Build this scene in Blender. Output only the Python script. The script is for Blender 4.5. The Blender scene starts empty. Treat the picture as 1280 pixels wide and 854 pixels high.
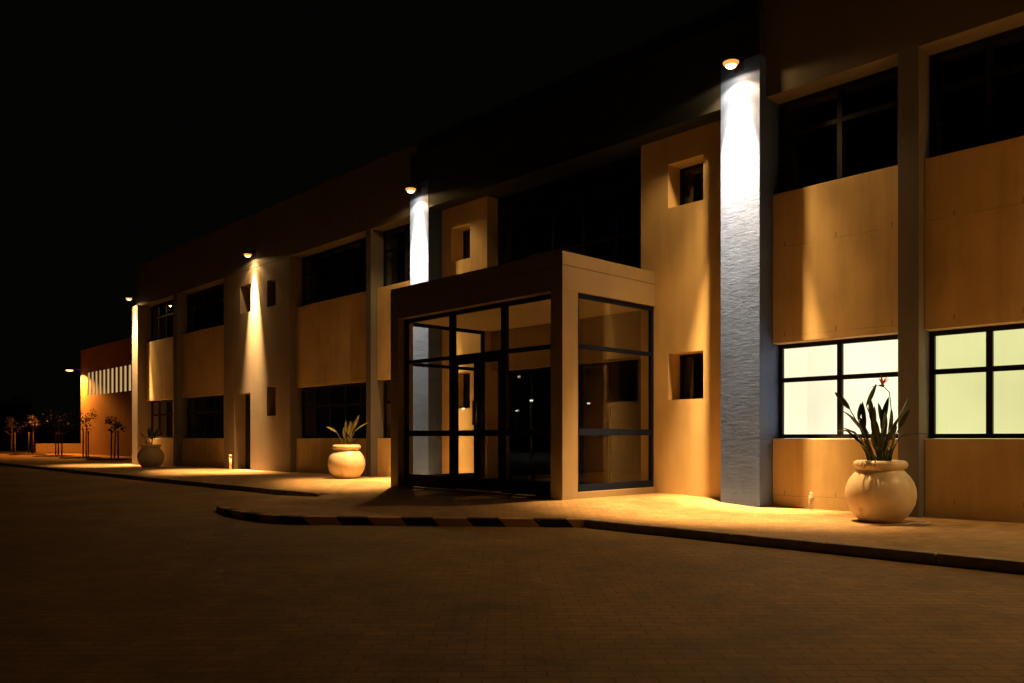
import bpy, bmesh, math, random
from mathutils import Vector, Matrix
R = math.radians
rnd = random.Random(7)
C = bpy.context.scene.collection
sc = bpy.context.scene

# ------------------------------------------------------------------ helpers
def tag(o, label=None, cat=None, group=None, kind=None):
    if label: o['label'] = label
    if cat: o['category'] = cat
    if group: o['group'] = group
    if kind: o['kind'] = kind
    return o

def empty(name, loc=(0, 0, 0), rz=0.0, **k):
    o = bpy.data.objects.new(name, None); C.objects.link(o)
    o.location = loc; o.rotation_euler = (0, 0, rz); o.empty_display_size = .2
    return tag(o, **k)

class MB:
    """collects shapes into one mesh"""
    def __init__(s): s.bm = bmesh.new(); s.uv = None
    def quad(s, *p, smooth=False):
        vs = [s.bm.verts.new(q) for q in p]
        f = s.bm.faces.new(vs); f.smooth = smooth; return f
    def box(s, x0, x1, y0, y1, z0, z1, mi=0):
        v = [s.bm.verts.new((x, y, z)) for z in (z0, z1) for y in (y0, y1) for x in (x0, x1)]
        for idx in ((0, 2, 3, 1), (4, 5, 7, 6), (0, 1, 5, 4), (2, 6, 7, 3), (0, 4, 6, 2), (1, 3, 7, 5)):
            f = s.bm.faces.new([v[i] for i in idx]); f.material_index = mi
        return s
    def lathe(s, prof, n=32, c=(0, 0, 0), close=True, smooth=True):
        rings = []
        for r, z in prof:
            if r < 1e-6: rings.append([s.bm.verts.new((c[0], c[1], c[2] + z))])
            else: rings.append([s.bm.verts.new((c[0] + r * math.cos(2 * math.pi * i / n), c[1] + r * math.sin(2 * math.pi * i / n), c[2] + z)) for i in range(n)])
        for a, b in zip(rings, rings[1:]):
            for i in range(n):
                j = (i + 1) % n
                if len(a) == 1 and len(b) == 1: continue
                if len(a) == 1: f = s.bm.faces.new((a[0], b[j], b[i]))
                elif len(b) == 1: f = s.bm.faces.new((a[i], a[j], b[0]))
                else: f = s.bm.faces.new((a[i], a[j], b[j], b[i]))
                f.smooth = smooth
        return s
    def tube(s, pts, rad, n=8, smooth=True):
        pts = [Vector(p) for p in pts]
        if not isinstance(rad, (list, tuple)): rad = [rad] * len(pts)
        rings = []; ref = None
        for i, p in enumerate(pts):
            d = (pts[min(i + 1, len(pts) - 1)] - pts[max(i - 1, 0)]).normalized()
            if ref is None:
                ref = Vector((0, 0, 1)) if abs(d.z) < .9 else Vector((1, 0, 0))
            a = (ref - d * ref.dot(d)).normalized(); b = d.cross(a); ref = a
            rings.append([s.bm.verts.new(p + (a * math.cos(2 * math.pi * k / n) + b * math.sin(2 * math.pi * k / n)) * rad[i]) for k in range(n)])
        for a, b in zip(rings, rings[1:]):
            for i in range(n):
                j = (i + 1) % n
                f = s.bm.faces.new((a[i], a[j], b[j], b[i])); f.smooth = smooth
        s.bm.faces.new(list(reversed(rings[0]))); s.bm.faces.new(rings[-1])
        return s
    def build(s, name, mat, parent=None, loc=None, bevel=0.0, label=None):
        bmesh.ops.recalc_face_normals(s.bm, faces=s.bm.faces)
        me = bpy.data.meshes.new(name); s.bm.to_mesh(me); s.bm.free()
        o = bpy.data.objects.new(name, me); C.objects.link(o)
        for m in (mat if isinstance(mat, (list, tuple)) else [mat]): me.materials.append(m)
        if parent is not None: o.parent = parent
        if loc is not None: o.location = loc
        if bevel:
            b = o.modifiers.new('bevel', 'BEVEL'); b.width = bevel; b.segments = 2; b.limit_method = 'ANGLE'
        if label: o['label'] = label
        return o

def holed_wall(x0, x1, y0, y1, z0, z1, holes):
    """slab in the x-z plane with rectangular through-openings (hx0,hx1,hz0,hz1)"""
    mb = MB(); bm = mb.bm
    xs = sorted({x0, x1, *[h[0] for h in holes], *[h[1] for h in holes]})
    zs = sorted({z0, z1, *[h[2] for h in holes], *[h[3] for h in holes]})
    def solid(i, k):
        if not (0 <= i < len(xs) - 1 and 0 <= k < len(zs) - 1): return False
        cx = (xs[i] + xs[i + 1]) / 2; cz = (zs[k] + zs[k + 1]) / 2
        return not any(h[0] < cx < h[1] and h[2] < cz < h[3] for h in holes)
    V = {}
    def v(i, k, y):
        key = (i, k, y)
        if key not in V: V[key] = bm.verts.new((xs[i], y, zs[k]))
        return V[key]
    for i in range(len(xs) - 1):
        for k in range(len(zs) - 1):
            if not solid(i, k): continue
            bm.faces.new((v(i, k, y0), v(i + 1, k, y0), v(i + 1, k + 1, y0), v(i, k + 1, y0)))
            bm.faces.new((v(i, k, y1), v(i, k + 1, y1), v(i + 1, k + 1, y1), v(i + 1, k, y1)))
            if not solid(i - 1, k): bm.faces.new((v(i, k, y0), v(i, k + 1, y0), v(i, k + 1, y1), v(i, k, y1)))
            if not solid(i + 1, k): bm.faces.new((v(i + 1, k, y0), v(i + 1, k, y1), v(i + 1, k + 1, y1), v(i + 1, k + 1, y0)))
            if not solid(i, k - 1): bm.faces.new((v(i, k, y0), v(i, k, y1), v(i + 1, k, y1), v(i + 1, k, y0)))
            if not solid(i, k + 1): bm.faces.new((v(i, k + 1, y0), v(i + 1, k + 1, y0), v(i + 1, k + 1, y1), v(i, k + 1, y1)))
    return mb

# ------------------------------------------------------------------ materials
class NT:
    def __init__(s, name):
        s.m = bpy.data.materials.new(name); s.m.use_nodes = True
        s.n = s.m.node_tree.nodes; s.l = s.m.node_tree.links; s.n.clear()
        s.out = s.n.new('ShaderNodeOutputMaterial')
    def add(s, t, **k):
        nd = s.n.new(t)
        for a, b in k.items(): setattr(nd, a, b)
        return nd
    def set(s, nd, **k):
        for a, b in k.items():
            key = a.replace('_', ' ')
            if key in nd.inputs: nd.inputs[key].default_value = b
        return nd
    def link(s, a, b): s.l.new(a, b)
    def coord(s, scale=(1, 1, 1), rot=(0, 0, 0)):
        tc = s.add('ShaderNodeTexCoord'); mp = s.add('ShaderNodeMapping')
        mp.inputs['Scale'].default_value = scale; mp.inputs['Rotation'].default_value = rot
        s.link(tc.outputs['Object'], mp.inputs['Vector']); return mp.outputs['Vector']
    def noise(s, vec, scale, detail=5, rough=.6, dist=0):
        nd = s.add('ShaderNodeTexNoise'); s.set(nd, Scale=scale, Detail=detail, Roughness=rough, Distortion=dist)
        s.link(vec, nd.inputs['Vector']); return nd.outputs['Fac']
    def ramp(s, fac, stops):
        r = s.add('ShaderNodeValToRGB'); e = r.color_ramp.elements
        while len(e) < len(stops): e.new(.5)
        for el, (p, c) in zip(e, stops):
            el.position = p; el.color = (c[0], c[1], c[2], 1) if isinstance(c, (tuple, list)) else (c, c, c, 1)
        s.link(fac, r.inputs['Fac']); return r.outputs['Color']
    def math(s, op, a, b=None, c=None):
        nd = s.add('ShaderNodeMath', operation=op)
        for i, q in enumerate((a, b, c)):
            if q is None: continue
            if isinstance(q, (int, float)): nd.inputs[i].default_value = q
            else: s.link(q, nd.inputs[i])
        return nd.outputs[0]
    def mix(s, fac, a, b, mode='MIX'):
        nd = s.add('ShaderNodeMix', data_type='RGBA', blend_type=mode)
        for i, q in ((0, fac), (6, a), (7, b)):
            if isinstance(q, (int, float)): nd.inputs[i].default_value = q
            elif isinstance(q, (tuple, list)): nd.inputs[i].default_value = (*q[:3], 1)
            else: s.link(q, nd.inputs[i])
        return nd.outputs[2]
    def pbr(s, col, rough=.7, bump=None, bstr=.3, bdist=.01, metal=0, spec=.5):
        p = s.add('ShaderNodeBsdfPrincipled')
        if isinstance(col, (tuple, list)): p.inputs['Base Color'].default_value = (*col[:3], 1)
        else: s.link(col, p.inputs['Base Color'])
        if isinstance(rough, (int, float)): p.inputs['Roughness'].default_value = rough
        else: s.link(rough, p.inputs['Roughness'])
        p.inputs['Metallic'].default_value = metal
        p.inputs['Specular IOR Level'].default_value = spec
        if bump is not None:
            b = s.add('ShaderNodeBump'); b.inputs['Strength'].default_value = bstr; b.inputs['Distance'].default_value = bdist
            s.link(bump, b.inputs['Height']); s.link(b.outputs['Normal'], p.inputs['Normal'])
        s.link(p.outputs[0], s.out.inputs['Surface']); s.p = p
        return s.m

def plaster(name, col, var=.12, rough=.8, bstr=.35, bdist=.004, seams=False, trowel=0.0):
    t = NT(name); v = t.coord()
    big = t.noise(v, .9, 4, .55); mid = t.noise(v, 6, 5, .6); fine = t.noise(v, 70, 3, .6)
    drip = t.noise(t.coord((3.2, 3.2, .28)), 1.6, 5, .65)
    f = t.math('ADD', t.math('MULTIPLY', big, .6), t.math('MULTIPLY', drip, .4))
    dark = tuple(c * (1 - var * 2) for c in col); lite = tuple(min(c * (1 + var), .95) for c in col)
    c = t.ramp(f, [(.32, dark), (.52, col), (.72, lite)])
    c = t.mix(.12, c, t.ramp(mid, [(.3, .35), (.7, .8)]), 'MULTIPLY') if False else c
    h = t.math('ADD', t.math('MULTIPLY', mid, .8), t.math('MULTIPLY', fine, .22))
    if trowel:
        tr = t.noise(t.coord((1, 1, 3.4)), 5.5, 8, .62, .6)
        h = t.math('ADD', h, t.math('MULTIPLY', tr, trowel))
        pit = t.noise(v, 38, 2, .5)
        h = t.math('SUBTRACT', h, t.math('MULTIPLY', t.ramp(pit, [(.28, 1), (.36, 0)]), .35 * trowel))
    if seams:
        # horizontal mortar beds showing through the coat, with little weep slits above them
        tc = t.add('ShaderNodeTexCoord'); sp = t.add('ShaderNodeSeparateXYZ'); t.link(tc.outputs['Object'], sp.inputs[0])
        wob = t.math('MULTIPLY', t.math('SUBTRACT', t.noise(v, 2.2, 3, .6), .5), .03)
        z = t.math('ADD', sp.outputs['Z'], wob)
        seam = None
        for zz in (.17, 2.47, 3.76):
            d = t.math('ABSOLUTE', t.math('SUBTRACT', z, zz))
            g = t.math('LESS_THAN', d, .005)
            px = t.math('ABSOLUTE', t.math('SUBTRACT', t.math('FRACT', t.math('MULTIPLY', sp.outputs['X'], 1.33)), .37))
            sl = t.math('MULTIPLY', t.math('LESS_THAN', px, .012), t.math('MULTIPLY', t.math('GREATER_THAN', sp.outputs['Z'], zz), t.math('LESS_THAN', sp.outputs['Z'], zz + .075)))
            breakup = t.ramp(t.noise(v, 1.3, 2, .5), [(.45, 0), (.55, 1)])
            k = t.math('MAXIMUM', t.math('MULTIPLY', g, t.math('MULTIPLY', breakup, .8)), sl)
            seam = k if seam is None else t.math('MAXIMUM', seam, k)
        c = t.mix(t.math('MULTIPLY', seam, .55), c, tuple(q * .25 for q in col))
        h = t.math('SUBTRACT', h, t.math('MULTIPLY', seam, 1.2))
        # splash dirt along the foot of the wall
        sd = t.math('SUBTRACT', t.math('ADD', sp.outputs['Z'], t.math('MULTIPLY', t.noise(v, 5, 5, .7), .28)), .16)
        c = t.mix(t.ramp(sd, [(0, .5), (.22, 0)]), c, tuple(q * .45 for q in col))
    return t.pbr(c, rough, h, bstr, bdist, spec=.25)

def simple(name, col, rough=.5, metal=0, nvar=.15, nscale=12, bstr=.1, spec=.5):
    t = NT(name); v = t.coord(); n = t.noise(v, nscale, 4)
    c = t.ramp(n, [(.3, tuple(q * (1 - nvar) for q in col)), (.7, tuple(min(q * (1 + nvar), 1) for q in col))])
    return t.pbr(c, rough, n, bstr, .003, metal, spec)

def emis(name, col, st):
    t = NT(name); e = t.add('ShaderNodeEmission'); e.inputs['Color'].default_value = (*col, 1); e.inputs['Strength'].default_value = st
    t.link(e.outputs[0], t.out.inputs['Surface']); return t.m

def blind_mat(name, col, st):
    t = NT(name); v = t.coord()
    n = t.noise(v, .8, 2, .4); w = t.noise(t.coord((9, 9, .4)), 2.2, 3, .5)
    tc = t.add('ShaderNodeTexCoord'); sp = t.add('ShaderNodeSeparateXYZ'); t.link(tc.outputs['Object'], sp.inputs[0])
    step = t.ramp(t.math('FRACT', t.math('MULTIPLY', sp.outputs['X'], .72)), [(.0, .9), (.28, .9), (.285, 1.0), (1, 1.0)])
    k = t.math('MULTIPLY', t.ramp(n, [(.3, .80), (.7, 1.07)]), t.ramp(w, [(.3, .985), (.7, 1.01)]))
    k = t.math('MULTIPLY', k, step)
    e = t.add('ShaderNodeEmission'); e.inputs['Color'].default_value = (*col, 1)
    t.link(t.math('MULTIPLY', k, st), e.inputs['Strength'])
    t.link(e.outputs[0], t.out.inputs['Surface']); return t.m

def glass(name, tint=(.86, .88, .86), refl=1.0, rough=.0):
    t = NT(name)
    tr = t.add('ShaderNodeBsdfTransparent'); tr.inputs['Color'].default_value = (*tint, 1)
    gl = t.add('ShaderNodeBsdfGlossy'); gl.inputs['Roughness'].default_value = rough; gl.inputs['Color'].default_value = (.9, .93, .95, 1)
    geo = t.add('ShaderNodeNewGeometry'); dp = t.add('ShaderNodeVectorMath', operation='DOT_PRODUCT')
    t.link(geo.outputs['Incoming'], dp.inputs[0]); t.link(geo.outputs['True Normal'], dp.inputs[1])
    ca = t.math('ABSOLUTE', dp.outputs['Value'])
    fr = t.math('ADD', .045, t.math('MULTIPLY', t.math('POWER', t.math('SUBTRACT', 1.0, ca), 5), .95))
    nb = t.add('ShaderNodeBump'); nb.inputs['Strength'].default_value = .02; nb.inputs['Distance'].default_value = .01
    t.link(t.noise(t.coord(), 1.6, 1, .4), nb.inputs['Height']); t.link(nb.outputs[0], gl.inputs['Normal'])
    f = t.math('MINIMUM', t.math('MULTIPLY', fr, 1.7 * refl), 1.0)
    mx = t.add('ShaderNodeMixShader'); t.link(f, mx.inputs[0]); t.link(tr.outputs[0], mx.inputs[1]); t.link(gl.outputs[0], mx.inputs[2])
    t.link(mx.outputs[0], t.out.inputs['Surface']); return t.m

def pavers(name, c1, c2, cm, rot, bw=.2, bh=.1, bstr=.6):
    t = NT(name); v = t.coord((1, 1, 1), (0, 0, rot))
    wob = t.noise(v, 7, 3, .5)
    b = t.add('ShaderNodeTexBrick'); t.link(v, b.inputs['Vector'])
    b.inputs['Scale'].default_value = 1; b.inputs['Brick Width'].default_value = bw; b.inputs['Row Height'].default_value = bh
    b.inputs['Mortar Size'].default_value = .005; b.inputs['Mortar Smooth'].default_value = .4
    b.inputs['Color1'].default_value = (*c1, 1); b.inputs['Color2'].default_value = (*c2, 1); b.inputs['Mortar'].default_value = (*cm, 1)
    big = t.noise(v, .55, 5, .62); mid = t.noise(v, 4.5, 6, .7); fine = t.noise(v, 90, 3, .6)
    c = t.mix(1.0, b.outputs['Color'], t.ramp(big, [(.3, (.62, .6, .58)), (.7, (1.15, 1.12, 1.1))]), 'MULTIPLY')
    c = t.mix(.7, c, t.ramp(mid, [(.32, (.5, .48, .46)), (.6, (1.1, 1.1, 1.1))]), 'MULTIPLY')
    # per-paver height so single pavers tip in the raking light
    vo = t.add('ShaderNodeTexBrick'); t.link(v, vo.inputs['Vector'])
    vo.inputs['Scale'].default_value = 1; vo.inputs['Brick Width'].default_value = bw; vo.inputs['Row Height'].default_value = bh
    vo.inputs['Mortar Size'].default_value = .005
    vo.inputs['Color1'].default_value = (.55, .55, .55, 1); vo.inputs['Color2'].default_value = (1, 1, 1, 1); vo.inputs['Mortar'].default_value = (0, 0, 0, 1)
    h = t.math('ADD', t.math('MULTIPLY', vo.outputs['Color'], .55), t.math('ADD', t.math('MULTIPLY', fine, .5), t.math('ADD', t.math('MULTIPLY', mid, .9), t.math('MULTIPLY', wob, .4))))
    return t.pbr(c, t.ramp(mid, [(.3, .62), (.7, .85)]), h, bstr, .009, spec=.35)

M = {}
M['cream'] = plaster('cream_plaster', (.72, .55, .29), .14, seams=True)
M['cream2'] = plaster('cream_plaster_plain', (.72, .55, .29), .12)
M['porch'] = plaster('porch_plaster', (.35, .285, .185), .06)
M['fascia'] = plaster('fascia_plaster', (.15, .14, .13), .08)
M['charcoal'] = plaster('charcoal_plaster', (.022, .028, .038), .1)
M['grey'] = plaster('taupe_plaster', (.22, .185, .16), .10, trowel=.7)
M['blue'] = plaster('blue_grey_trowelled_plaster', (.070, .128, .385), .14, rough=.6, bstr=.42, bdist=.010, trowel=.7)
M['pillar'] = plaster('dark_grey_plaster', (.15, .15, .16), .08)
M['frame'] = simple('navy_painted_aluminium', (.010, .011, .018), .55, .0, .2, spec=.2)
M['frameblue'] = simple('blue_painted_aluminium', (.006, .012, .042), .6, .0, .2, spec=.1)
M['glass'] = glass('window_glass')
M['glassp'] = glass('porch_glass', (.9, .92, .93), 1.0)
M['blindA'] = blind_mat('backlit_blind_bright', (1.0, .915, .62), 1.66)
M['blindB'] = blind_mat('backlit_blind_soft', (1.0, .955, .43), 1.12)
M['inner'] = simple('interior_wall', (.12, .11, .10), .9)
M['tile'] = simple('lobby_floor', (.10, .09, .08), .35)
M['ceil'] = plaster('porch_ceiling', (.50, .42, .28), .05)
M['steel'] = simple('brushed_steel', (.5, .5, .5), .3, 1.0)
M['black'] = simple('black_metal', (.02, .02, .02), .45, .0)
M['bulb'] = emis('lamp_glass_glow', (1.0, .72, .36), 5.0)
M['halo'] = emis('halo_ring_glow', (1.0, .40, .07), 1.1)
M['bulbo'] = emis('sodium_lamp_glow', (1.0, .40, .07), 8)
M['pave'] = pavers('pavement_pavers', (.50, .335, .165), (.40, .265, .13), (.22, .145, .075), R(-47), bstr=.45)
M['road'] = pavers('road_pavers', (.31, .205, .088), (.25, .165, .070), (.16, .105, .046), R(-47), bstr=1.0)
M['kerb'] = simple('concrete_kerb', (.30, .255, .20), .85, 0, .3, 9, .5)
M['kblack'] = simple('kerb_black_paint', (.018, .017, .016), .6, 0, .4, 14)
M['kyel'] = simple('kerb_worn_orange_paint', (.40, .20, .07), .7, 0, .35, 14)
M['pot'] = None
t = NT('glazed_cream_pot'); v = t.coord(); st = t.noise(t.coord((1, 1, .35)), 7, 5, .65)
c = t.ramp(st, [(.28, (.44, .34, .21)), (.42, (.74, .61, .42)), (.7, (.82, .70, .50))])
M['pot'] = t.pbr(c, .38, t.noise(v, 30, 3), .06, .003, spec=.5)
M['soil'] = simple('potting_soil', (.04, .028, .018), .95, 0, .5, 40, .8)
M['dead'] = simple('dry_leaf', (.22, .10, .04), .8, 0, .4, 20)
t = NT('strelitzia_leaf'); n = t.noise(t.coord(), 9, 4)
M['leaf'] = t.pbr(t.ramp(n, [(.3, (.028, .045, .015)), (.7, (.06, .085, .026))]), .42, n, .1, .003)
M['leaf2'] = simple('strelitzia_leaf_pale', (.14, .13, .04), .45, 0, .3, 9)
M['flower'] = simple('orange_bract', (.85, .14, .02), .5, 0, .15)
M['bluefl'] = simple('blue_petal', (.06, .05, .35), .5)
M['bark'] = simple('sapling_bark', (.10, .07, .045), .9, 0, .35, 20, .5)
M['wood'] = simple('pine_stake', (.13, .09, .05), .8, 0, .3, 20, .3)
M['tleaf'] = simple('sapling_foliage', (.006, .008, .004), .6, 0, .5, 8)
M['rleaf'] = simple('reddish_foliage', (.04, .012, .009), .6, 0, .4, 8)
M['mulch'] = simple('mulch', (.05, .03, .02), .95, 0, .4, 30, .8)
M['tan'] = plaster('warehouse_plaster', (.42, .30, .17), .07)
M['fence'] = simple('fence_panel_paint', (.10, .10, .095), .8, 0, .2, 6)
M['litpane'] = emis('lit_clerestory_pane', (1.0, .68, .29), .55)
M['orangesheet'] = emis('emissive_orange_sheet', (1.0, .34, .07), .42)  # emissive orange sheet set back behind the lower panes of one bay

# ------------------------------------------------------------------ key planes (metres; camera stands on the road at x=0,y=0)
YP = 10.725      # pillars and parapet
YC = 10.534      # portal columns and lintel
YM = 10.90       # cream panels
YW = 11.08       # window frames
SILL, HEAD, SILL2, HEAD2, ROOF, LTOP = .99, 2.374, 4.56, 5.93, 7.52, 7.15
KY = 7.46        # kerb line
PX0, PX1, PY = -12.34, -8.02, 8.643     # entrance porch
XL, XR = -31.9, 8.6

def sst(a, b, x):
    t = max(0, min(1, (x - a) / (b - a))); return t * t * (3 - 2 * t)
def zg(x, y):
    """height of the paved surface behind the kerb"""
    bump = .095 * sst(-5.6, -7.6, x) * (1 - .35 * sst(-13, -24, x)) * (1 - sst(-25, -30, x))
    return bump * sst(KY, 8.7, y)

# ------------------------------------------------------------------ ground
m = MB(); S = 600
m.quad((-S, -S, -.10), (S, -S, -.10), (S, S, -.10), (-S, S, -.10))
tag(m.build('road', M['road']), kind='structure')


# pavement sheet behind the kerb (gently humped towards the porch)
K2 = KY + .12
def paved(mb, xs, ys, zf):
    g = [[mb.bm.verts.new((x, y, zf(x, y))) for x in xs] for y in ys]
    for j in range(len(ys) - 1):
        for i in range(len(xs) - 1):
            mb.bm.faces.new((g[j][i], g[j][i + 1], g[j + 1][i + 1], g[j + 1][i])).smooth = True
m = MB()
xs = [-300, -150, -100, -60, -45] + [-38 + i * .5 for i in range(96)] + [30, 120]
ys = [K2, 7.8, 8.1, 8.4, 8.7, 9.1, 9.6, 10.2, 11.0, 13, 18, 30, 60, 150]
paved(m, xs, ys, lambda x, y: zg(x, y) - .004)
tag(m.build('pavement', M['pave']), kind='structure')

# apron in front of the porch: flush with the pavement, falling to the road at its left side
A0 = (-6.55, KY); B0 = (-9.10, 5.27)
edge = [(-6.55, K2, -.004), (-6.55, KY, -.004), (-9.10, 5.27, -.004), (-9.32, 5.06, -.004), (-9.65, 4.93, -.008), (-10.3, 4.88, -.010),
        (-10.95, 4.92, -.012), (-11.75, 5.10, -.035), (-12.2, 5.32, -.096), (-12.7, 5.75, -.097), (-13.4, 6.55, -.097), (-14.2, KY, -.097), (-14.2, K2, -.097), (-12.6, K2, -.004)]
m = MB()
ctr = m.bm.verts.new((-9.6, 6.9, -.004)); mid = []
ev = [m.bm.verts.new(p) for p in edge]
iv = [m.bm.verts.new((e[0] * .45 - 9.6 * .55, e[1] * .45 + 6.9 * .55, -.004 if e[2] > -.05 else -.02)) for e in edge]
for i in range(len(edge)):
    j = (i + 1) % len(edge)
    m.bm.faces.new((ev[i], ev[j], iv[j], iv[i])).smooth = True
    m.bm.faces.new((iv[i], iv[j], ctr)).smooth = True
tag(m.build('entrance_apron', M['pave']), kind='structure')

# concrete kerb stones
def kerb_run(x0, x1):
    mb = MB(); x = x0; L = 1.0
    while x < x1 - .01:
        e = min(x + L, x1); dy = rnd.uniform(-.004, .004); dz = rnd.uniform(-.003, .003)
        mb.box(x + .003, e - .003, KY + dy, K2 - .002, -.2, .002 + dz); x = e
    return mb
tag(kerb_run(-62, -12.9).build('kerb', M['kerb'], bevel=.014), kind='structure')
tag(kerb_run(-6.53, 12).build('kerb', M['kerb'], bevel=.014), kind='structure')

# painted kerb round the apron
t = NT('hazard_striped_kerb'); tc = t.add('ShaderNodeTexCoord'); sp = t.add('ShaderNodeSeparateXYZ'); t.link(tc.outputs['UV'], sp.inputs[0])
nz = t.noise(t.coord(), 16, 6, .7)
fr = t.math('FRACT', t.math('DIVIDE', t.math('ADD', t.math('ADD', sp.outputs['X'], t.math('MULTIPLY', nz, .03)), t.math('MULTIPLY', sp.outputs['Y'], -.95)), .835))
msk = t.math('LESS_THAN', fr, .49)
wear = t.ramp(nz, [(.60, 0), (.68, 1)])
colr = t.mix(msk, t.mix(nz, (.50, .26, .07), (.60, .36, .12)), (.014, .013, .012))
colr = t.mix(t.math('MULTIPLY', wear, .8), colr, (.26, .22, .17))
M['hazard'] = t.pbr(colr, .7, nz, .4, .004)
pts = [(-6.55, KY), (-9.10, 5.27), (-9.32, 5.06), (-9.65, 4.93), (-10.3, 4.88), (-10.95, 4.92), (-11.75, 5.10), (-12.15, 5.30)]
tops = [.002, .002, .002, 0, -.004, -.006, -.02, -.085]
m = MB(); uvl = m.bm.loops.layers.uv.new('UVMap')
sec = []; acc = 0; w = .13; PV = [Vector((*p, 0)) for p in pts]
for i, p in enumerate(PV):
    d = (PV[min(i + 1, len(PV) - 1)] - PV[max(i - 1, 0)]).normalized(); nrm = Vector((d.y, -d.x, 0))
    if nrm.dot(Vector((-9.6, 6.9, 0)) - p) < 0: nrm = -nrm
    if i: acc += (p - PV[i - 1]).length
    zt = tops[i]
    q = [(p, -.2), (p, zt - .014), (p + nrm * .014, zt), (p + nrm * w, zt), (p + nrm * w, -.2)]
    sec.append(([m.bm.verts.new((a.x, a.y, z)) for a, z in q], [(acc, z) for a, z in q]))
for (a, ua), (b, ub) in zip(sec, sec[1:]):
    for k in range(4):
        f = m.bm.faces.new((a[k], b[k], b[k + 1], a[k + 1]))
        us = (ua[k], ub[k], ub[k + 1], ua[k + 1])
        for lp, uu in zip(f.loops, us): lp[uvl].uv = (uu[0] - .24, uu[1])
m.bm.faces.new(sec[-1][0]); m.bm.faces.new(list(reversed(sec[0][0])))
tag(m.build('painted_kerb', M['hazard']), kind='structure')

# ------------------------------------------------------------------ office building
B = empty('office_building', (0, 0, 0), label='long two storey office building with a glass entrance porch, cream panels and blue grey columns', cat='office building')
T = .42
def panel(x0, x1, z0, z1):
    MB().box(x0, x1, YM, YM + T, z0, z1).build('wall_panel', M['cream'], B, bevel=.012)
def pane_grid(x0, x1, z0, z1, cols, tz, y=YW, fw=.06, mat=None, name='window', blind=None, parent=None, by=.14):
    """frame with mullions and a transom; panes and blinds are its sub-parts"""
    par = parent or B; mb = MB(); d = .055; e = .003
    x0 += e; x1 -= e; z0 += e; z1 -= e
    mb.box(x0, x1, y, y + d, z0, z0 + fw); mb.box(x0, x1, y, y + d, z1 - fw, z1)
    mb.box(x0, x0 + fw, y + .001, y + d - .001, z0 + fw, z1 - fw); mb.box(x1 - fw, x1, y + .001, y + d - .001, z0 + fw, z1 - fw)
    xsv = [x0 + (x1 - x0) * i / cols for i in range(1, cols)]
    for xm in xsv: mb.box(xm - fw * .6, xm + fw * .6, y - .004, y + d - .006, z0 + fw, z1 - fw)
    if tz: mb.box(x0 + fw, x1 - fw, y - .001, y + d - .009, tz - fw * .55, tz + fw * .55)
    fr = mb.build(name, mat or M['frame'], par)
    gl = MB(); gl.quad((x0 + .02, y + d * .6, z0 + .02), (x1 - .02, y + d * .6, z0 + .02), (x1 - .02, y + d * .6, z1 - .02), (x0 + .02, y + d * .6, z1 - .02))
    gl.build('pane', M['glass'], fr)
    if blind:
        bl = MB().box(x0 + .01, x1 - .01, y + by, y + by + .004, z0 - .02, z1 + .02); bl.build('blind', blind, fr)
    return fr
def pillar(x0, x1): MB().box(x0, x1, YP, YM + T, -.25, HEAD2 - .002).build('pillar', M['pillar'], B, bevel=.008)
def bay(x0, x1, cols, blind=None):
    panel(x0 + .002, x1 - .002, -.25, SILL); panel(x0 + .002, x1 - .002, HEAD, SILL2)
    pane_grid(x0, x1, SILL, HEAD, cols, 1.847, blind=blind, by=.8 if blind is M['orangesheet'] else .14)
    pane_grid(x0, x1, SILL2, HEAD2, cols, 5.44)

# parapet / fascia, roof, body
MB().box(XL, XR, YP, YP + .6, HEAD2, ROOF).build('parapet', M['fascia'], B, bevel=.01)
MB().box(XL, XR, YP + .6, 24, 7.0, 7.2).build('roof', M['fence'], B)
MB().box(XL, XL + .25, YM + T, 24, -.25, 7.0).box(XR - .25, XR, YM + T, 24, -.25, 7.0).box(XL, XR, 24, 24.25, -.25, 7.0).build('end_wall', M['fascia'], B)
m = MB().box(XL + .25, XR - .25, YM + T + .02, 23.9, 3.1, 3.5)
m.box(XL + .25, XR - .25, 16.5, 16.7, -.1, 3.1).box(XL + .25, XR - .25, 16.5, 16.7, 3.5, 7)
for xx in (-28.3, -24.3, -20.1, -14.0, -6.4, -.3): m.box(xx, xx + .15, YM + T + .02, 16.5, -.1, 3.1).box(xx, xx + .15, YM + T + .02, 16.5, 3.5, 6.99)
m.build('interior_wall', M['inner'], B)
MB().box(XL + .25, XR - .25, YM + .3, 23.9, -.2, .10).build('interior_floor', M['tile'], B)

# portal: two trowelled columns under a charcoal lintel
C1 = (-6.564, -5.931); C2 = (-14.30, -13.655); C4 = (-31.88, -31.30)
for a, b in (C1, C2): MB().box(a, b, YC, YM + T, -.25, 5.925).box(a, b, YC, YP - .002, 5.925, 6.50).build('column', M['blue'], B)
MB().box(C2[1] + .002, C1[0] - .002, YC + .012, YP - .002, 5.90, LTOP).box(C2[0], C2[1] + .001, YC + .006, YP - .002, 6.502, LTOP).box(C1[0] - .001, C1[1], YC + .006, YP - .002, 6.502, LTOP).build('portal_lintel', M['charcoal'], B)  # charcoal tops over the columns paint in the dark above the lamps
MB().box(C2[1] + .003, C1[0] - .003, YP - .003, YM - .003, 5.895, 5.9285).box(-12.185, -8.325, YM - .002, YM + .296, 5.895, 5.9285).build('portal_soffit', M['charcoal'], B)
MB().box(C4[0], C4[1], YC + .05, YM + T, -.25, 5.94).build('column', M['grey'], B, label='grey column at the far end of the facade')

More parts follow.
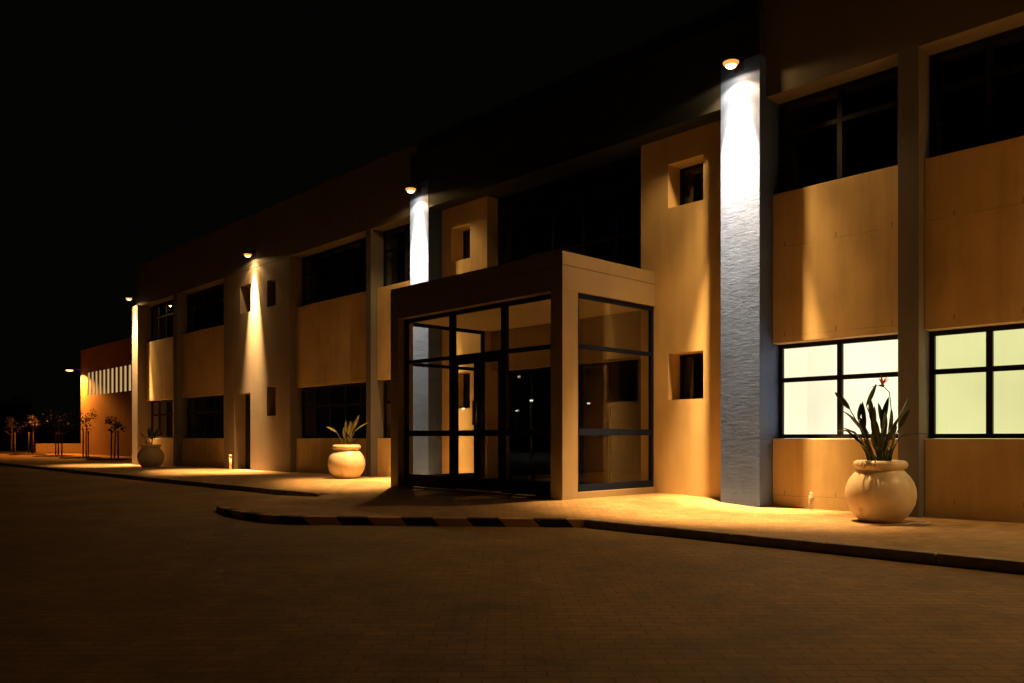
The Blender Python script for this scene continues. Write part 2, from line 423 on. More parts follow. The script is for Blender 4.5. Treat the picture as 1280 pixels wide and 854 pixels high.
# narrow cream walls beside the columns, each with two small square windows
def narrow(x0, x1, hx0, hx1):
    hs = [(hx0, hx1, 4.736, 5.45), (hx0, hx1, 1.618, HEAD)]
    w_ = holed_wall(x0, x1, YM, YM + T, -.25, 5.927, hs).build('wall_panel', M['cream2'], B, label='narrow cream wall beside the entrance with two small square windows')
    for h in hs: pane_grid(h[0], h[1], h[2], h[3], 1, None, y=YM + .33, fw=.035, name='small_window')
narrow(-8.32, -6.566, -7.772, -7.105)
narrow(-13.653, -12.19, -13.33, -12.72)

# bays
bay(C1[1], -4.094, 2, M['blindA']); pillar(-4.094, -3.836)
bay(-3.836, -.38, 5, M['blindB'])
bay(-16.11, C2[0], 2); pillar(-16.32, -16.11)
bay(-20.0, -16.32, 5)
bay(-27.9, -24.2, 5)
pillar(-28.23, -27.9); bay(C4[1], -28.23, 4, M['orangesheet'])
bay(4.0, XR, 6)

# taupe stair walls
def stairwall(x0, x1, door):
    hs = []
    for (a, b, z0, z1) in (((-23.05, -22.35, 4.70, 5.52) if door else (1.0, 1.6, 4.7, 5.5)),
                           ((-21.35, -20.83, 4.70, 5.45) if door else (2.6, 3.2, 4.7, 5.5)),
                           ((-21.35, -20.83, 1.62, 2.45) if door else (2.6, 3.2, 1.6, 2.4))): hs.append((a, b, z0, z1))
    win = list(hs)
    if door: hs.append((-23.45, -22.38, -.25, 2.32))
    holed_wall(x0 + .002, x1 - .002, YP + .004, YM + T, -.25, 5.927, hs).build('stair_wall', M['grey'], B, label='taupe rendered wall section' + (' with a recessed door and small windows' if door else ' with small windows'))
    for h in win: pane_grid(h[0], h[1], h[2], h[3], 1, None, y=YM + .30, fw=.035, name='small_window')
stairwall(-24.2, -20.0, True); stairwall(-.38, 4.0, False)
d = MB().box(-23.44, -22.39, YM + .18, YM + .23, .05, 2.31).build('door', M['frame'], B)
MB().tube([(-22.52, YM + .13, .95), (-22.52, YM + .13, 1.25)], .012).box(-22.53, -22.51, YM + .13, YM + .18, 1.0, 1.02).box(-22.53, -22.51, YM + .13, YM + .18, 1.18, 1.20).build('door_handle', M['steel'], d)

# dark curtain wall between the narrow walls, above and behind the porch
cw = MB(); y0 = YM + .30
x0, x1 = -12.187, -8.323
for i in range(6):
    x = x0 + (x1 - x0) * i / 5; cw.box(x - .03, x + .03, y0, y0 + .07, 3.5, 5.925)
for z in (3.55, 4.56, 5.40, 5.89): cw.box(x0, x1, y0 + .002, y0 + .068, z - .03, z + .03)
cwo = cw.build('curtain_wall', M['frame'], B)
g = MB(); g.quad((x0, y0 + .04, 3.5), (x1, y0 + .04, 3.5), (x1, y0 + .04, 5.92), (x0, y0 + .04, 5.92)); g.build('pane', M['glass'], cwo)
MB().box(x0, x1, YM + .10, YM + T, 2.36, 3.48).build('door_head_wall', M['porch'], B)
ld = MB()
for i in range(5):
    x = x0 + (x1 - x0) * i / 4; ld.box(max(x - .03, x0), min(x + .03, x1), y0, y0 + .06, .11, 2.355)
ld.box(x0, x1, y0 + .002, y0 + .058, .11, .17).box(x0, x1, y0 + .002, y0 + .058, 2.30, 2.357)
ldo = ld.build('lobby_screen', M['frame'], B)
g = MB(); g.quad((x0, y0 + .03, .12), (x1, y0 + .03, .12), (x1, y0 + .03, 2.35), (x0, y0 + .03, 2.35)); g.build('pane', M['glass'], ldo)

# ------------------------------------------------------------------ glazed entrance porch (part of the building, its pieces are sub-parts)
OT = 3.17
m = MB()
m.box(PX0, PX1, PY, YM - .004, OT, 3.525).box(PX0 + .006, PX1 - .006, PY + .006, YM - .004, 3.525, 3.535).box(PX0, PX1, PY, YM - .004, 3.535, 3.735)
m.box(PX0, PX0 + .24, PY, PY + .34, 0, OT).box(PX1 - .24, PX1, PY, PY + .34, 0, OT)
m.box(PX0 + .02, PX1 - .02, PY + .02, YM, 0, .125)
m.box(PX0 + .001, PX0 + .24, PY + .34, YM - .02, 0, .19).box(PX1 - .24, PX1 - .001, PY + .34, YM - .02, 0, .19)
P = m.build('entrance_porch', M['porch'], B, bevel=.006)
MB().box(PX0 + .25, PX1 - .25, PY + .16, YM - .01, OT - .032, OT - .006).build('ceiling', M['ceil'], P)
FY = PY + .15; fd = .06; fw = .055
f = MB()
X = [PX0 + .243, -10.75, -9.44, PX1 - .243]
f.box(X[0], X[3], FY, FY + fd, OT - .07, OT - .004)
f.box(X[0], X[3], FY + .002, FY + fd - .002, 2.345, 2.41)
for i, x in enumerate(X):
    ww = .045 if i in (0, 3) else .055
    xa, xb = (x, x + ww) if i == 0 else (x - ww, x) if i == 3 else (x - ww, x + ww)
    f.box(xa, xb, FY - .006, FY + fd + .006, .127, OT - .002)
for a, b in ((X[0], X[1]), (X[2], X[3])):
    f.box(a, b, FY + .003, FY + fd - .003, .127, .34).box(a, b, FY + .003, FY + fd - .003, 1.03, 1.13)
f.build('front_frame', M['frame'], P)
for k, (a, b) in enumerate(((X[1] + .058, -10.098), (-10.092, X[2] - .058))):
    dr = MB(); y_ = FY + .004
    dr.box(a, a + .075, y_, y_ + .045, .14, 2.34).box(b - .075, b, y_, y_ + .045, .14, 2.34)
    dr.box(a + .075, b - .075, y_ + .001, y_ + .044, .14, .34).box(a + .075, b - .075, y_ + .001, y_ + .044, 1.03, 1.13).box(a + .075, b - .075, y_ + .001, y_ + .044, 2.24, 2.34)
    hx = (b - .037) if k == 0 else (a + .037)
    dr.build('door_leaf', M['frame'], P)
    MB().tube([(hx, y_ - .05, 1.22), (hx, y_ - .05, 1.62)], .013).tube([(hx, y_ - .05, 1.28), (hx, y_ + .005, 1.28)], .009).tube([(hx, y_ - .05, 1.56), (hx, y_ + .005, 1.56)], .009).build('door_handle', M['steel'], P)
g = MB(); yy = FY + .03
g.quad((X[0], yy, .13), (X[3], yy, .13), (X[3], yy, OT - .01), (X[0], yy, OT - .01)); g.build('front_pane', M['glassp'], P)
def side(xo, s):
    f = MB(); ya, yb = PY + .345, YM - .012; xa, xb = sorted((xo, xo + s * .06))
    f.box(xa, xb, ya, ya + .05, .195, OT - .004).box(xa, xb, yb - .06, yb, .195, OT - .004)
    f.box(xa + .002, xb - .002, ya + .05, yb - .06, .195, .30).box(xa + .002, xb - .002, ya + .05, yb - .06, 1.04, 1.14)
    f.box(xa + .002, xb - .002, ya + .05, yb - .06, 2.35, 2.41).box(xa + .002, xb - .002, ya + .05, yb - .06, OT - .07, OT - .006)
    f.build('side_frame', M['frameblue'], P)
    xm = (xa + xb) / 2; g = MB(); g.quad((xm, ya, .2), (xm, yb, .2), (xm, yb, OT - .01), (xm, ya, OT - .01)); g.build('side_pane', M['glassp'], P)
side(PX1 - .03, -1); side(PX0 + .03, 1)
# ceiling downlight, switched off
MB().lathe([(0, 0), (.07, 0), (.085, .012), (.085, .04)], 20, (-9.05, 9.7, OT - .075)).build('ceiling_fitting', M['porch'], P)

# ------------------------------------------------------------------ wall lamps
def spot(par, p, half, power, col, blend, sy=1.0, tilt=0.0, size=.05):
    l = bpy.data.lights.new('lamp_beam', 'SPOT'); l.energy = power; l.color = col; l.spot_size = R(half * 2); l.spot_blend = blend; l.shadow_soft_size = size
    o = bpy.data.objects.new('lamp_beam', l); C.objects.link(o); o.parent = par; o.location = p; o.rotation_euler = (tilt, 0, 0); o.scale = (1, sy, 1)
    return o
def wall_lamp(x, yw, z, label, core, wide, col=(1, .56, .19), off=.22, bulb='bulb', nc=1.0, ch=17.5, fl=1.0):
    o = empty('wall_lamp', (x, yw, z), label=label, cat='lamp', group='wall lamps shining down the facade')
    MB().box(-.07, .07, -.014, 0, -.09, .12).build('wall_plate', M['black'], o)
    MB().tube([(0, -.01, .06), (0, -off * .55, .085), (0, -off, .06)], .016).build('arm', M['black'], o)
    MB().lathe([(0, .05), (.06, .046), (.105, .025), (.118, -.004), (.121, -.026), (.114, -.026), (.11, 0), (0, .0)], 28, (0, -off, 0)).build('lamp_housing', M['black'], o)
    MB().lathe([(.110, -.012), (.112, -.034), (.100, -.056), (.080, -.070)], 28, (0, -off, 0)).build('lamp_halo_ring', M['halo'], o)  # glowing orange ring added to imitate the glare halo round the bulb
    MB().lathe([(.080, -.066), (.070, -.088), (.045, -.104), (0, -.112)], 24, (0, -off, 0)).build('lamp_glass', M[bulb], o)
    spot(o, (0, -off, -.118), ch, core * 2.5 * nc, col, 1.0, 1.0, R(8.5), .04)
    spot(o, (0, -off, -.119), 36, core * .135 * fl, col, 1.0, 1.0, R(2), .03)
    spot(o, (0, -off, -.13), 27, core * 1.1 * nc, col, 1.0, .56, R(-9))
    spot(o, (0, -off, -.116), 64, wide * 8.2 * fl, col, .45, 1.0, 0, .03)
    spot(o, (0, -off, -.117), 87, wide * 1.15, col, .15, 1.0, 0)
    return o
CO, WI = 7000, 32
wall_lamp(-6.26, YC, 6.44, 'glowing lamp above the tall blue grey column right of the glass porch', CO, WI)
wall_lamp(-13.98, YC, 6.34, 'glowing lamp above the blue grey column left of the glass porch', CO, WI)
wall_lamp(-22.12, YP, 6.32, 'glowing lamp on the taupe wall section with the recessed door', CO, WI, off=.20, ch=15, nc=1.25, fl=.35)
wall_lamp(-31.55, YC + .05, 6.22, 'glowing lamp at the far end of the office building', CO * .7, WI * .55)
wall_lamp(1.75, YP, 6.32, 'glowing lamp on the taupe wall at the near right end of the facade', CO * 2.8, WI * 3.6, off=.20)

# ------------------------------------------------------------------ warehouse behind
WX0, WX1, WY = -54.6, -34.5, 15.1
W = empty('warehouse', (0, 0, 0), label='orange lit warehouse with a strip of narrow high windows beyond the office building', cat='warehouse')
n = 24; sx0, sx1 = -53.4, -36.2
hs = []
for i in range(n):
    a = sx0 + (sx1 - sx0) * i / n; hs.append((a + .16, a + .58, 3.55, 4.95))
holed_wall(WX0, WX1, WY, WY + .3, -.2, 6.42, hs).build('front_wall', M['tan'], W)
MB().box(WX0, WX0 + .3, WY + .3, 40, -.2, 6.42).box(WX1 - .3, WX1, WY + .3, 40, -.2, 6.42).box(WX0, WX1, 40, 40.3, -.2, 6.42).build('end_wall', M['tan'], W)
MB().box(WX0 + .3, WX1 - .3, WY + .3, 40, 6.0, 6.15).build('roof', M['fence'], W)
for h in hs: MB().box(h[0], h[1], WY + .04, WY + .06, h[2], h[3]).build('window', M['litpane'], W)
lo = empty('wall_lamp', (-54.35, WY, 5.15), label='orange lamp on the left corner of the warehouse', cat='lamp')
MB().box(-.08, .08, -.02, 0, -.1, .1).build('wall_plate', M['black'], lo)
MB().tube([(0, -.01, .04), (0, -.5, .10)], .03).build('arm', M['black'], lo)
MB().lathe([(0, .12), (.14, .08), (.24, 0), (.22, -.01), (0, .0)], 20, (0, -.7, 0)).build('lamp_housing', M['black'], lo)
MB().lathe([(.20, -.01), (.17, -.06), (0, -.09)], 20, (0, -.7, 0)).build('lamp_glass', M['bulbo'], lo)
spot(lo, (0, -.7, -.12), 78, 2700, (1, .30, .035), .3)

# ------------------------------------------------------------------ planters and strelitzias
def pot(x, y, z, s, label, rz=0):
    o = empty('plant_pot', (x, y, z), rz, label=label, cat='plant pot', group='round planters along the facade')
    prof = [(0, 0), (.225, 0), (.245, .012), (.29, .055), (.345, .125), (.385, .205), (.402, .30), (.395, .385), (.368, .46), (.325, .525), (.283, .568), (.262, .592),
            (.262, .604), (.285, .612), (.303, .632), (.308, .655), (.300, .68), (.283, .696), (.262, .703), (.243, .700), (.232, .685), (.228, .62)]
    prof = [(r * s, h * s * 1.055) for r, h in prof]
    MB().lathe(prof, 56).build('pot_body', M['pot'], o)
    sm = MB(); sm.lathe([(0, .665 * s * 1.055), (.12 * s, .668 * s * 1.055), (.231 * s, .655 * s * 1.055)], 40)
    sm.build('soil', M['soil'], o)
    return o
def blade(mb, base, tip, width, fold=.35, up=Vector((0, 0, 1)), droop=.0, n=9, mi=0, face=None):
    base = Vector(base); tip = Vector(tip); ax = tip - base; L = ax.length; d = ax.normalized()
    side_ = d.cross(up) if face is None else Vector(face)
    if side_.length < 1e-3: side_ = Vector((1, 0, 0))
    side_ = (side_ - d * side_.dot(d)).normalized(); nn = side_.cross(d).normalized()
    rows = []
    for i in range(n + 1):
        t_ = i / n; w_ = width * (math.sin(math.pi * min(1, t_ * .93 + .05)) ** .75) * (1 - .25 * t_)
        if i == n: w_ = .001
        p = base + ax * t_ + nn * (-droop * L * t_ * t_) + Vector((0, 0, -droop * L * .6 * t_ * t_))
        k = [mb.bm.verts.new(p + side_ * w_ * q + nn * (abs(q) * w_ * fold)) for q in (-1, -.5, 0, .5, 1)]
        rows.append(k)
    for a, b in zip(rows, rows[1:]):
        for j in range(4):
            f = mb.bm.faces.new((a[j], b[j], b[j + 1], a[j + 1])); f.smooth = True; f.material_index = mi
RV = Vector((math.cos(R(46.43)), math.sin(R(46.43)), 0)); FV = Vector((-math.sin(R(46.43)), math.cos(R(46.43)), 0))
def strelitzia(x, y, z, leaves, label, r0=.12, mat='leaf', flowers=()):
    """leaves: (lateral reach, height of the blade base, lateral tip, tip height, depth lean, half width)"""
    o = empty('strelitzia', (x, y, z), 0, label=label, cat='plant', group='strelitzias in the planters')
    for i, (lx, lz, tx, tz, dp, wd) in enumerate(leaves):
        mb = MB(); b0 = RV * (lx * .22 + rnd.uniform(-r0, r0) * .5) + FV * (rnd.uniform(-r0, r0) * .6)
        p1 = RV * lx + FV * dp * .7 + Vector((0, 0, lz)); p2 = RV * tx + FV * dp + Vector((0, 0, tz))
        mid_ = b0 * .55 + p1 * .45 + Vector((0, 0, lz * .08)) - (RV * lx * .12)
        pts_ = []
        for q in range(8):
            s_ = q / 7; pts_.append(b0 * (1 - s_) ** 2 + mid_ * 2 * s_ * (1 - s_) + p1 * s_ * s_)
        mb.tube(pts_ + [p1 + (p2 - p1) * .5], [.011, .0105, .010, .009, .008, .007, .0065, .006, .003], 6)
        a = rnd.uniform(-.9, .9); fc = RV * math.cos(a) + FV * math.sin(a)
        blade(mb, p1, p2, wd, rnd.uniform(.25, .6), face=fc if abs(tz - lz) > abs(tx - lx) * .5 else None, droop=rnd.uniform(.0, .10), n=10)
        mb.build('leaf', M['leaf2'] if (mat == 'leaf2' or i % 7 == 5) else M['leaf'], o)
    # young spears and old stalks in the clump
    for k in range(9):
        a = rnd.uniform(0, 6.28); rr = rnd.uniform(.02, r0); b = Vector((rr * math.cos(a), rr * math.sin(a), 0)); h = rnd.uniform(.12, .30)
        mb = MB(); mb.tube([b, b * 1.3 + Vector((0, 0, h * .5)), b * 1.9 + Vector((0, 0, h))], [.012, .009, .004], 6); mb.build('stalk', M['leaf'], o)
    for (pl, hd) in flowers:
        st_ = MB(); pts_ = [RV * a + Vector((0, 0, b)) for a, b in pl]; st_.tube(pts_, .006, 6); so = st_.build('flower_stem', M['leaf'], o)
        e = pts_[-1]
        bk = MB(); bk.tube([e - RV * .02, e + RV * .035 + Vector((0, 0, .002)), e + RV * .02 + Vector((0, 0, .004))], [.011, .012, .006], 6)
        blade(bk, e + RV * .02, e + RV * -.15 + Vector((0, 0, -.025)), .013, .8); bk.build('spathe', M['leaf'], so)
        fl = MB()
        for (a, b) in ((-.05, .10), (-.02, .125), (.065, .115), (.10, .085), (.03, .09), (.08, .10)):
            blade(fl, e + RV * .01, e + RV * (a + .01) + Vector((0, 0, b)) + FV * rnd.uniform(-.02, .02), .017, .5, n=5)
        fl.build('orange_sepals', M['flower'], so)
    return o
pz = .685
pot(-3.98, 9.90, 0, .985, 'cream ball shaped pot in front of the lit windows, a flowering plant in it', 0)
LV1 = [(-.33, .70, -.47, .93, .05, .036), (-.17, .74, -.06, 1.02, -.05, .030) , (-.22, .50, -.40, .68, .03, .032), (-.15, .46, -.17, .80, .06, .030),
       (-.30, .40, -.50, .43, -.08, .040), (-.22, .34, -.40, .49, .02, .022), (-.10, .40, -.10, .70, -.06, .040), (-.05, .42, -.02, .76, .08, .030),
       (.0, .45, .07, .86, -.04, .042), (.03, .50, .0, .80, .04, .030), (-.06, .26, -.14, .58, -.1, .034), (.03, .28, .04, .60, .05, .032), (.08, .30, .17, .62, -.05, .028),
       (.13, .30, .21, .50, .06, .024), (.17, .50, .33, .86, .04, .034), (.20, .46, .30, .70, -.04, .030), (.24, .36, .56, .43, .02, .020), (-.16, .24, -.34, .44, .1, .022),
       (-.02, .30, -.06, .62, .02, .036), (.05, .22, .11, .48, .1, .026), (-.24, .56, -.20, .78, .02, .026)]
sc1 = 1.0
LV1 += [(-.11, .52, -.13, .88, -.05, .036), (.06, .34, .09, .72, .09, .040), (-.12, .30, -.20, .62, .07, .036), (.10, .40, .13, .70, .0, .032), (-.02, .38, .02, .68, -.10, .038), (-.20, .40, -.33, .60, -.04, .030), (.0, .2, -.02, .44, .0, .04), (-.08, .18, -.12, .42, -.08, .035), (.09, .2, .12, .44, -.08, .035)]
LV1 = [(a * 1.08, b * .95, c_ * 1.12, d_ * .95, e_, f_ * 1.02) for a, b, c_, d_, e_, f_ in LV1]
strelitzia(-3.98, 9.90, pz, LV1, 'tall dark leafed plant with an orange flower in the pot before the lit windows', .13,
           flowers=[([(.03, 0), (.09, .35), (.13, .66), (.11, .86), (.05, .925), (.0, .94), (.01, .945)], 0)])
fo = C.objects
for k, (a, rr) in enumerate(((2.9, .30), (3.5, .305), (4.1, .30), (4.5, .306), (4.9, .304))):
    mb = MB(); p = Vector((rr * math.cos(a), rr * math.sin(a), .0)); blade(mb, p * .93 + Vector((0, 0, .73)), p * 1.06 + Vector((0, 0, .73 - rnd.uniform(.05, .12))), .016, .3, face=Vector((-math.sin(a), math.cos(a), 0)), droop=.1)
    o = mb.build('dead_leaf', M['dead'], None, loc=(-3.98, 9.90, 0))
    tag(o, ['dry brown leaf hanging over the pot rim, leftmost of the five', 'second dry leaf from the left on the pot rim', 'middle dry leaf draped over the rim of the near pot', 'fourth dry leaf from the left on the near pot rim', 'dry leaf hanging over the pot rim, rightmost of the five'][k], 'leaf', 'dry leaves on the rim of the near pot')

pot(-15.82, 9.88, .075, 1.04, 'cream pot brightly lit beside the porch, its plant short and green', 1)
LV2 = [(-.22, .34, -.46, .48, -.03, .040), (-.04, .30, -.02, .62, .05, .035), (.04, .30, .11, .60, -.05, .045), (.14, .40, .28, .74, .03, .038), (.18, .36, .50, .60, .0, .035),
       (.05, .42, .24, .66, .08, .042), (-.03, .20, -.05, .46, -.05, .04), (.08, .22, .18, .50, -.08, .045), (.02, .28, .03, .52, .1, .03)]
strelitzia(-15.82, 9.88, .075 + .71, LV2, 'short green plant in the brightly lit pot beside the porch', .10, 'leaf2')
pot(-27.9, 9.86, .01, 1.05, 'unlit pot far down the facade near the end column', 2)
LV3 = [(-.2, .3, -.36, .5, 0, .05), (.0, .3, .02, .66, .0, .06), (.1, .3, .26, .6, .02, .06), (.18, .3, .42, .5, 0, .05), (-.05, .3, -.12, .62, .05, .05), (.05, .2, .1, .5, -.05, .06)]
strelitzia(-27.9, 9.86, .01 + .72, LV3, 'dark plant in the unlit pot near the end column', .12)

# ------------------------------------------------------------------ small things
t = NT('clear_bottle_plastic'); tr = t.add('ShaderNodeBsdfTransparent'); tr.inputs[0].default_value = (.8, .85, .85, 1)
p_ = t.add('ShaderNodeBsdfPrincipled'); p_.inputs['Base Color'].default_value = (.75, .72, .66, 1); p_.inputs['Roughness'].default_value = .12
mx = t.add('ShaderNodeMixShader'); mx.inputs[0].default_value = .5; t.link(tr.outputs[0], mx.inputs[1]); t.link(p_.outputs[0], mx.inputs[2]); t.link(mx.outputs[0], t.out.inputs['Surface'])
M['pet'] = t.m
t = NT('bottle_label'); v = t.coord(); sp = t.add('ShaderNodeSeparateXYZ'); t.link(v, sp.inputs[0])
nn_ = t.noise(t.coord((30, 30, 22)), 1, 2, .5)
M['blabel'] = t.pbr(t.ramp(nn_, [(.44, (.55, .05, .03)), (.50, (.8, .78, .7)), (.60, (.75, .72, .66)), (.66, (.5, .05, .04))]), .4)
o = empty('plastic_bottle', (-5.26, 10.74, 0), label='clear plastic bottle with a red and white label standing at the wall foot', cat='bottle')
MB().lathe([(0, .004), (.028, 0), (.033, .006), (.034, .07), (.031, .10), (.034, .13), (.034, .16), (.028, .19), (.015, .215), (.013, .222), (.013, .235), (0, .235)], 24).build('bottle_body', M['pet'], o)
MB().lathe([(.0355, .10), (.0355, .155)], 24).build('bottle_label', M['blabel'], o)
MB().lathe([(.0155, .226), (.0155, .245), (0, .246)], 20).build('bottle_cap', simple('white_cap', (.8, .8, .78), .4), o)
mb = MB()
for (a, b, h0, h1) in ((-.13, -.02, .004, .022), (-.02, .07, .022, .010), (.07, .14, .010, .026)):
    mb.quad((a, -.035, h0), (b, -.04, h1), (b + .005, .04, h1 + .004), (a, .035, h0 + .003))
o = mb.build('litter', simple('crumpled_paper', (.7, .66, .56), .7), loc=(-3.52, 9.78, .002)); o.rotation_euler = (0, 0, R(40))
sm = o.modifiers.new('thick', 'SOLIDIFY'); sm.thickness = .003
tag(o, 'crumpled pale scrap of paper lying right of the near pot', 'litter')
mb = MB(); mb.tube([(0, 0, 0), (0, 0, .40)], .035, 16); mb.lathe([(.038, .40), (.045, .42), (.04, .45), (0, .462)], 16)
tag(mb.build('bollard', M['pot'], loc=(-22.95, 10.38, .05)), 'short pale bollard standing before the recessed door', 'bollard')

# ------------------------------------------------------------------ staked saplings in mulch basins
def sapling(x, y, h, crown, label, seed, red=False, stakes=((-.35, 0), (.35, .05)), dens=240):
    r = random.Random(seed)
    o = empty('sapling', (x, y, 0), label=label, cat='tree', group='staked saplings in the planting strip')
    lean = r.uniform(-.12, .12)
    mb = MB(); mb.tube([(0, 0, 0), (lean * .3, 0, h * .35), (lean, .02, h * .7), (lean * 1.2, 0, h)], [.035, .03, .022, .01], 7)
    for k in range(6):
        a = r.uniform(0, 6.28); z0 = h * r.uniform(.5, .9); rr = crown * r.uniform(.5, .9)
        mb.tube([(lean, 0, z0), (lean + rr * .5 * math.cos(a), rr * .5 * math.sin(a), z0 + .18), (lean + rr * math.cos(a), rr * math.sin(a), z0 + .42)], [.012, .008, .004], 5)
    mb.build('trunk', M['bark'], o)
    cr = MB(); cl = [(lean + crown * r.uniform(-.7, .7), crown * r.uniform(-.7, .7), h * r.uniform(.68, 1.1), crown * r.uniform(.3, .6)) for _ in range(8)]
    for _ in range(dens):
        cx, cy, cz, cr_ = r.choice(cl); d_ = Vector((r.gauss(0, 1), r.gauss(0, 1), r.gauss(0, 1))).normalized() * cr_ * r.random() ** .5
        p = Vector((cx, cy, cz)) + d_; a = Vector((r.gauss(0, 1), r.gauss(0, 1), r.gauss(0, 1))).normalized() * .06; b = a.cross(Vector((r.random(), r.random(), r.random()))).normalized() * .03
        cr.quad(p - a, p + b, p + a, p - b)
    cr.build('crown', M['rleaf'] if red else M['tleaf'], o)
    for sx, sy in stakes:
        MB().tube([(sx, sy, 0), (sx * .96, sy, 1.35)], .035, 7).build('stake', M['wood'], o)
    if len(stakes) > 1: MB().tube([(stakes[0][0], 0, 1.25), (stakes[1][0], .05, 1.28)], .012, 5).build('tie', M['wood'], o)
    return o
for i, (u_x, u_y, h, cw_, red, st_) in enumerate((
        (-39.2, 12.25, 2.1, .55, False, ((-.45, 0), (.35, .05))), (-43.4, 12.25, 2.5, .62, False, ((-.5, 0), (.15, .05))), (-48.5, 12.3, 2.5, .9, False, ((-.5, 0), (.5, .05))),
        (-54.0, 12.3, 2.6, .5, True, ((-.8, 0), (.05, .05))), (-59.5, 12.4, 2.3, .7, False, ((-.1, 0), (.7, .05))))):
    sapling(u_x, u_y, h * .88, cw_ * .9, ['small staked sapling nearest the office building', 'staked sapling in front of the left part of the warehouse', 'wide bushy sapling just left of the warehouse corner',
            'slim sapling with reddish foliage and pale stakes', 'staked sapling at the left edge of the photo'][i], 20 + i, red, st_)
    mb = MB(); mb.lathe([(1.0, 0), (.85, .05), (.5, .07), (0, .06)], 18)
    for v_ in mb.bm.verts: v_.co.x += rnd.uniform(-.08, .08); v_.co.z += rnd.uniform(0, .02)
    tag(mb.build('mulch_mound', M['mulch'], loc=(u_x - .1, u_y - .2, -.006)), ['mulch mound under the sapling nearest the office building', 'mulch mound in front of the left part of the warehouse', 'mulch mound under the wide bushy sapling',
        'mulch mound under the reddish sapling', 'mulch mound at the left edge of the photo'][i], 'mulch mound', 'mulch mounds under the saplings')

# boundary fence across the far end and dark trees beyond it
F = empty('boundary_fence', (-76, 0, 0), label='dark boundary fence of flat panels closing off the far end of the yard', cat='fence')
for i in range(20):
    y = -8 + i * 2.5
    MB().box(-.03, .03, y + .06, y + 2.44, .25, 1.95).build('fence_panel', M['fence'], F)
    MB().box(-.06, .06, y - .06, y + .06, 0, 2.05).build('fence_post', M['fence'], F)
tag(MB().box(-.15, .15, -3.0, 3.0, 0, .62).build('low_wall', M['tan'], loc=(-61.5, 17.2, 0), bevel=.02), 'low plastered wall beside the warehouse corner', 'wall')

def tree(x, y, h, w_, seed, label):
    r = random.Random(seed); o = empty('tree', (x, y, 0), label=label, cat='tree', group='dark trees beyond the fence')
    mb = MB(); mb.tube([(0, 0, 0), (.1, 0, h * .3), (0, .1, h * .6), (.1, 0, h * .9)], [.22, .17, .12, .04], 8)
    for k in range(8):
        a = r.uniform(0, 6.28); z0 = h * r.uniform(.3, .7); mb.tube([(0, 0, z0), (w_ * .3 * math.cos(a), w_ * .3 * math.sin(a), z0 + h * .12), (w_ * .7 * math.cos(a), w_ * .7 * math.sin(a), z0 + h * .22)], [.07, .05, .02], 6)
    mb.build('trunk', M['bark'], o)
    cr = MB(); cl = [(w_ * r.uniform(-.7, .7), w_ * r.uniform(-.7, .7), h * r.uniform(.4, .95), w_ * r.uniform(.25, .5)) for _ in range(22)]
    for _ in range(2600):
        cx, cy, cz, cr_ = r.choice(cl); d_ = Vector((r.gauss(0, 1), r.gauss(0, 1), r.gauss(0, 1))).normalized() * cr_ * r.random() ** .4
        p = Vector((cx, cy, cz)) + d_; a = Vector((r.gauss(0, 1), r.gauss(0, 1), r.gauss(0, 1))).normalized() * .17; b = a.cross(Vector((r.random(), r.random(), r.random()))).normalized() * .09
        cr.quad(p - a, p + b, p + a, p - b)
    cr.build('crown', M['tleaf'], o)
tree(-84, 16.5, 4.4, 2.4, 3, 'low dark tree beyond the fence near the warehouse')
tree(-88, 7.5, 4.0, 2.0, 4, 'low dark tree beyond the fence at the left edge of the photo')

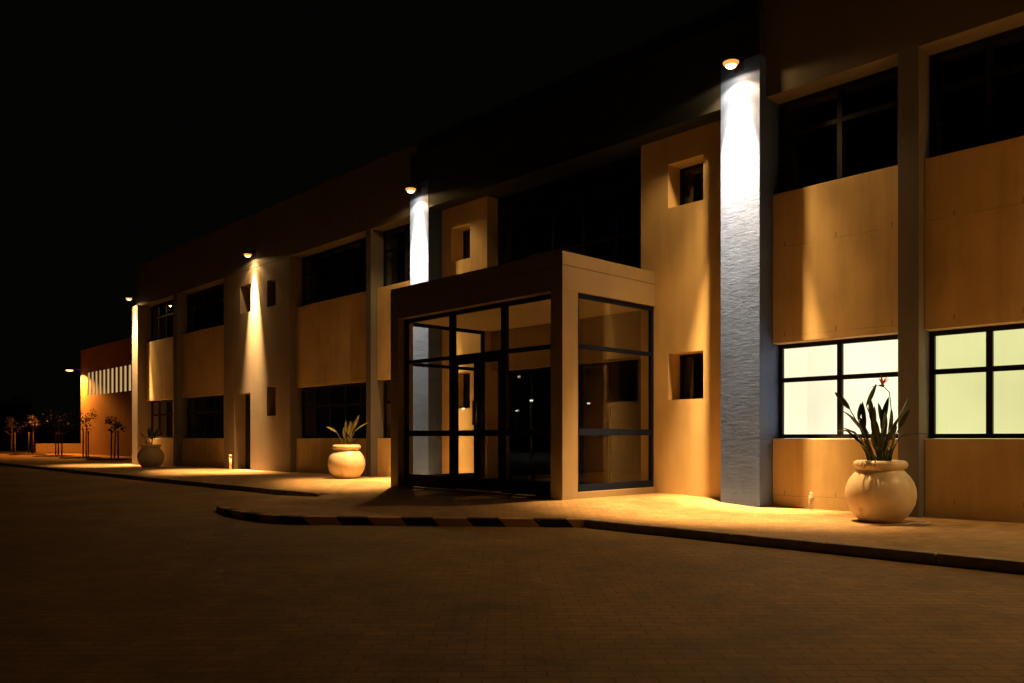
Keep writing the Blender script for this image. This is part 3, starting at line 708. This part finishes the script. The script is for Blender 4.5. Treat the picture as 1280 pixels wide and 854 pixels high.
# street lamps across the road: outside the frame, seen as sparks in the porch glass
def street_lamp(x, y, z, label, st):
    o = empty('street_lamp', (x, y, -.1), label=label, cat='street lamp', group='street lamps across the road')
    MB().tube([(0, 0, 0), (0, 0, z * .6), (0, 0, z), (.25, .2, z + .1)], [.07, .055, .04, .03], 10).build('pole', M['black'], o)
    MB().box(.1, .55, .05, .4, z + .06, z + .16).build('lamp_housing', M['black'], o, bevel=.02)
    MB().lathe([(.11, .05), (.10, -.03), (0, -.06)], 16, (.32, .24, z)).build('lamp_glass', st, o)
    spot(o, (.32, .24, z - .1), 84, 90, (.8, .9, 1.0), .3, size=.1)  # weak cool fill, added to lift the shaded fronts
def mirror_at(u, v, dist, ym=8.79):
    az = R(46.43) - math.atan((u - 640) / 1009); Y = ym * 2 + dist; X = -Y * math.tan(az)
    dep = -X * math.sin(R(46.43)) + Y * math.cos(R(46.43)); return X, -dist, 1 + (547.5 - v) * dep / 1009
M['spk1'] = emis('white_street_lamp_glow', (1, .95, .75), 12); M['spk2'] = emis('warm_street_lamp_glow', (1, .62, .35), 7)
for (u, v, dd, mt, lb) in ((663, 501, 14, 'spk1', 'white street lamp across the road, brightest in the porch glass'), (648, 471, 20, 'spk2', 'warm street lamp across the road'), (578, 511, 16, 'spk1', 'white street lamp across the road at the left')):
    X_, Y_, Z_ = mirror_at(u, v, dd); street_lamp(X_ - .32, Y_ - .24, Z_ + .1, lb, M[mt])

# ------------------------------------------------------------------ world, camera, view
w = bpy.data.worlds.new('World'); sc.world = w; w.use_nodes = True
bg = w.node_tree.nodes['Background']; bg.inputs[0].default_value = (1.0, .88, .72, 1); bg.inputs[1].default_value = .0013
cam = bpy.data.cameras.new('camera'); co = bpy.data.objects.new('camera', cam); C.objects.link(co); sc.camera = co
co.location = (0, 0, 1.0); co.rotation_euler = (R(90), 0, R(46.43))
cam.sensor_width = 36; cam.lens = 1009 / 1280 * 36; cam.shift_y = 120.5 / 1280; cam.clip_end = 2000; cam.clip_start = .05
vs = sc.view_settings; sc.display_settings.display_device = 'sRGB'
vs.view_transform = 'Standard'; vs.look = 'None'; vs.exposure = 0; vs.gamma = 1; vs.use_curve_mapping = False
cy = sc.cycles; cy.use_denoising = True; cy.max_bounces = 8; cy.transparent_max_bounces = 12; cy.sample_clamp_indirect = 4
cy.use_light_tree = True
